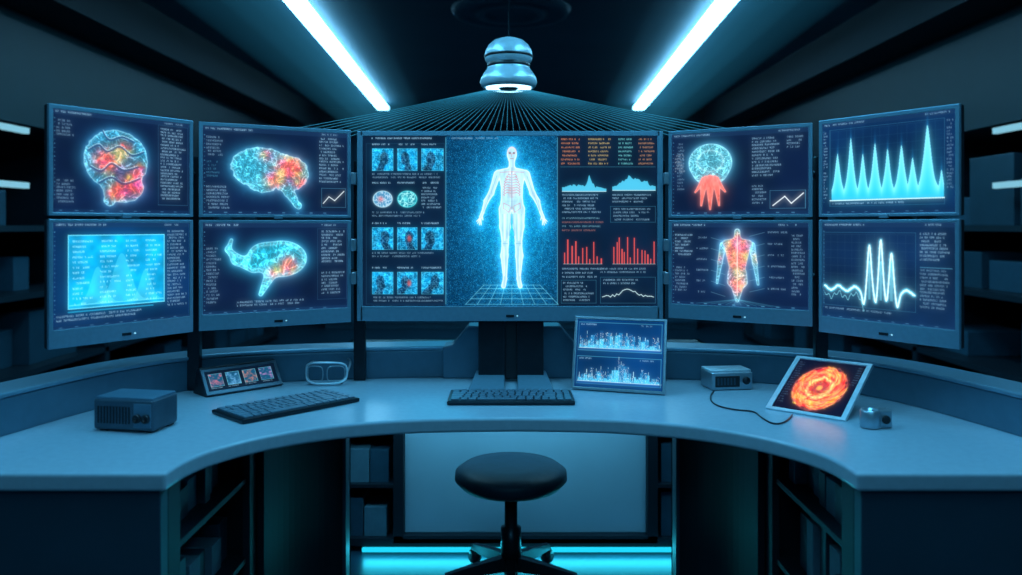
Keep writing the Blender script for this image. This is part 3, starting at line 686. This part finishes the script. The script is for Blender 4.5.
for i in range(n):
    t=(i/(n-1)-.5)*2; a=Vector((PX+t*.07,PY,z(90))); 
    e=Vector((t*.70,PY-.06,ZC+.29-.05*(1-abs(t))+.02*abs(t)**3)); rays.append([a,a.lerp(e,.5)+Vector((0,0,-.004*abs(t))),e])
pj.append(crv('projection_beam_lines',rays,.0007,E_ray,poly=True))
group('ceiling_projector',pj,(PX,PY,1.8))
# ---------------- room
def slab(name,x0,y0,z0,x1,y1,z1,mat): return boxes(name,[(x0,y0,z0,x1,y1,z1)],mat,0)
slab('floor',-3.4,-2.5,-.1,3.4,10.1,0,M_floor)
slab('ceiling',-3.4,-2.5,2.6,3.4,10.1,2.7,M_ceil)
slab('wall_back',-3.4,10,0,3.4,10.1,2.6,M_wall)
slab('wall_left',-3.5,-2.5,0,-3.4,10.1,2.6,M_wall); slab('wall_right',3.4,-2.5,0,3.5,10.1,2.6,M_wall)
slab('wall_front',-3.4,-2.6,0,3.4,-2.5,2.6,M_wall)
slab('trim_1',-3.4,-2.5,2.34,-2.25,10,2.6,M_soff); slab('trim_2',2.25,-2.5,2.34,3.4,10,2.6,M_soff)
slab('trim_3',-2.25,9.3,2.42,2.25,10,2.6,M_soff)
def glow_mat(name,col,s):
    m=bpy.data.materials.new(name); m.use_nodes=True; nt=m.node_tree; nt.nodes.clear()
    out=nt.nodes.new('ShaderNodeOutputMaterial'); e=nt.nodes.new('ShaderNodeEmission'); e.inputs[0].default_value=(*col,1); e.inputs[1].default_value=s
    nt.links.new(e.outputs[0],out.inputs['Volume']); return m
gm=glow_mat('halo_emission',(.06,.55,.95),.028)  # emission-only volume, glows by itself to imitate the halo of the tubes
for s in (-1,1):
    # tube axis, splaying slightly: x=1.258 at y=4.63 -> 1.433 at y=8.9
    L=9.7; yaw=math.atan((1.433-1.258)/(8.9-4.63)); T=Matrix.Translation((s*1.048,-.5,0))@Matrix.Rotation(-s*yaw,4,'Z')
    ch=[boxes('tube',[(-.060,0,2.53,.060,9.45,2.555)],E_strip,.004),boxes('hanger',[(-.02,yy,2.553,.02,yy+.04,2.6) for yy in (.2,2.6,5,7.4,9.2)],M_dark,.002)]
    for r in (.11,.19,.29,.42):  # nested self-glowing shells stand in for light scattered around the tube
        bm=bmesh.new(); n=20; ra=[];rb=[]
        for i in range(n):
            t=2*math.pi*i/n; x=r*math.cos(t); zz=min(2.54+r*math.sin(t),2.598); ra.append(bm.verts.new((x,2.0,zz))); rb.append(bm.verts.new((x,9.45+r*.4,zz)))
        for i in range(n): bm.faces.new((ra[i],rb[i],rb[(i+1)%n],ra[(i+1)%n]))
        bm.faces.new(ra); bm.faces.new(rb[::-1]); bmesh.ops.recalc_face_normals(bm,faces=bm.faces); ch.append(bmobj('glow_shell',bm,gm))
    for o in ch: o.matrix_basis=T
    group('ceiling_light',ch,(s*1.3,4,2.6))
group('ceiling_vent',[lathe('disc',[(0,2.575),(.16,2.575),(.17,2.56),(.22,2.56),(.23,2.58),(.30,2.58),(.32,2.565),(.36,2.565),(.38,2.6)],M_cab,64,(0,5.05,0)),],(0,5.05,2.6))
for s in (-1,1):
    fr=[];it=[];it2=[];ll=[]
    q=lambda x0,y0,z0,x1,y1,z1:(min(s*x0,s*x1),y0,z0,max(s*x0,s*x1),y1,z1)
    for k in range(4):
        y=3.1+k*1.8; fr.append(q(2.5,y,0,3.38,y+.05,1.78))
    for zz in (0.05,.45,.85,1.2,1.75): fr.append(q(2.5,3.1,zz,3.38,8.55,zz+.03))
    fr.append(q(3.34,3.1,0,3.39,8.55,1.78)); fr.append(q(2.53,3.15,1.78,3.38,8.5,2.34))
    for zz,hh in ((.08,.34),(.48,.34),(.88,.28),(1.23,.46)):
        for k in range(3):
            y=3.2+k*1.8
            while y<4.8+k*1.8-.1:
                w=.15+.35*random.random()
                if random.random()<.7: (it if random.random()<.3 else it2).append(q(2.58+.1*random.random(),y,zz,3.0,y+w-.03,zz+hh*(.35+.5*random.random())))
                y+=w
    ll=[q(2.47,3.85,1.70,2.50,4.08,1.73),q(2.47,3.75,1.42,2.50,4.08,1.45)]
    group('storage_shelving',[boxes('frame',fr,M_cabd,0),boxes('boxes',it,M_box2,.004),boxes('equipment_cases',it2,M_cab,.004),boxes('shelf_lights',ll,E_lit,.002)],(s*2.9,5,0))
group('wall_cabinet',[boxes('carcass',[(-2.2,9.4,0,2.2,9.98,.95)],M_cab,.01),boxes('doors',[(-2.15+i*.55,9.37,.08,-1.65+i*.55,9.41,.88) for i in range(8)],M_box2,.005)],(0,9.7,0))
# ---------------- lights
def area(name,loc,rot,sx,sy,p,col):
    l=bpy.data.lights.new(name,'AREA'); l.shape='RECTANGLE'; l.size=sx; l.size_y=sy; l.energy=p; l.color=col
    o=bpy.data.objects.new(name,l); o.location=loc; o.rotation_euler=rot; link(o)
TE=(.13,.62,1.0)
area('desk_fill_light',(-.8,2.0,2.55),(0,0,0),.5,1.2,20,TE)  # added fill, lights the desk top from above, no visible fixture
area('desk_fill_light',(.8,2.0,2.55),(0,0,0),.5,1.2,20,TE)  # second added overhead fill, right half of the desk
area('front_fill_light',(0,-1.2,2.5),(math.radians(38),0,0),2.0,.6,20,TE)  # added front fill behind the camera, brightens the monitor bezels
area('back_room_fill',(0,6.5,2.52),(0,0,0),2,3,50,(.04,.56,.95))  # added fill, tints the back of the room teal
area('plinth_lamp',(0.05,2.96,.03),(math.radians(-60),0,0),1.2,.03,1.8,(.03,.7,.98))
area('shelf_lamp',(.0,2.75,.70),(math.radians(50),0,0),.9,.05,2.3,(.2,.72,1.0))
w=bpy.data.worlds.new('w'); sc.world=w; w.use_nodes=True; w.node_tree.nodes['Background'].inputs[0].default_value=(.01,.04,.055,1); w.node_tree.nodes['Background'].inputs[1].default_value=.5
cam=bpy.data.cameras.new('cam'); cam.sensor_width=36; cam.lens=F/1022*36; cam.shift_y=-(287.5-HZ)/1022; cam.clip_start=.01
cam.dof.use_dof=True; cam.dof.focus_distance=2.3; cam.dof.aperture_fstop=1.8
co=bpy.data.objects.new('camera',cam); co.location=(0,0,ZC); co.rotation_euler=(math.radians(90),0,0); link(co); sc.camera=co
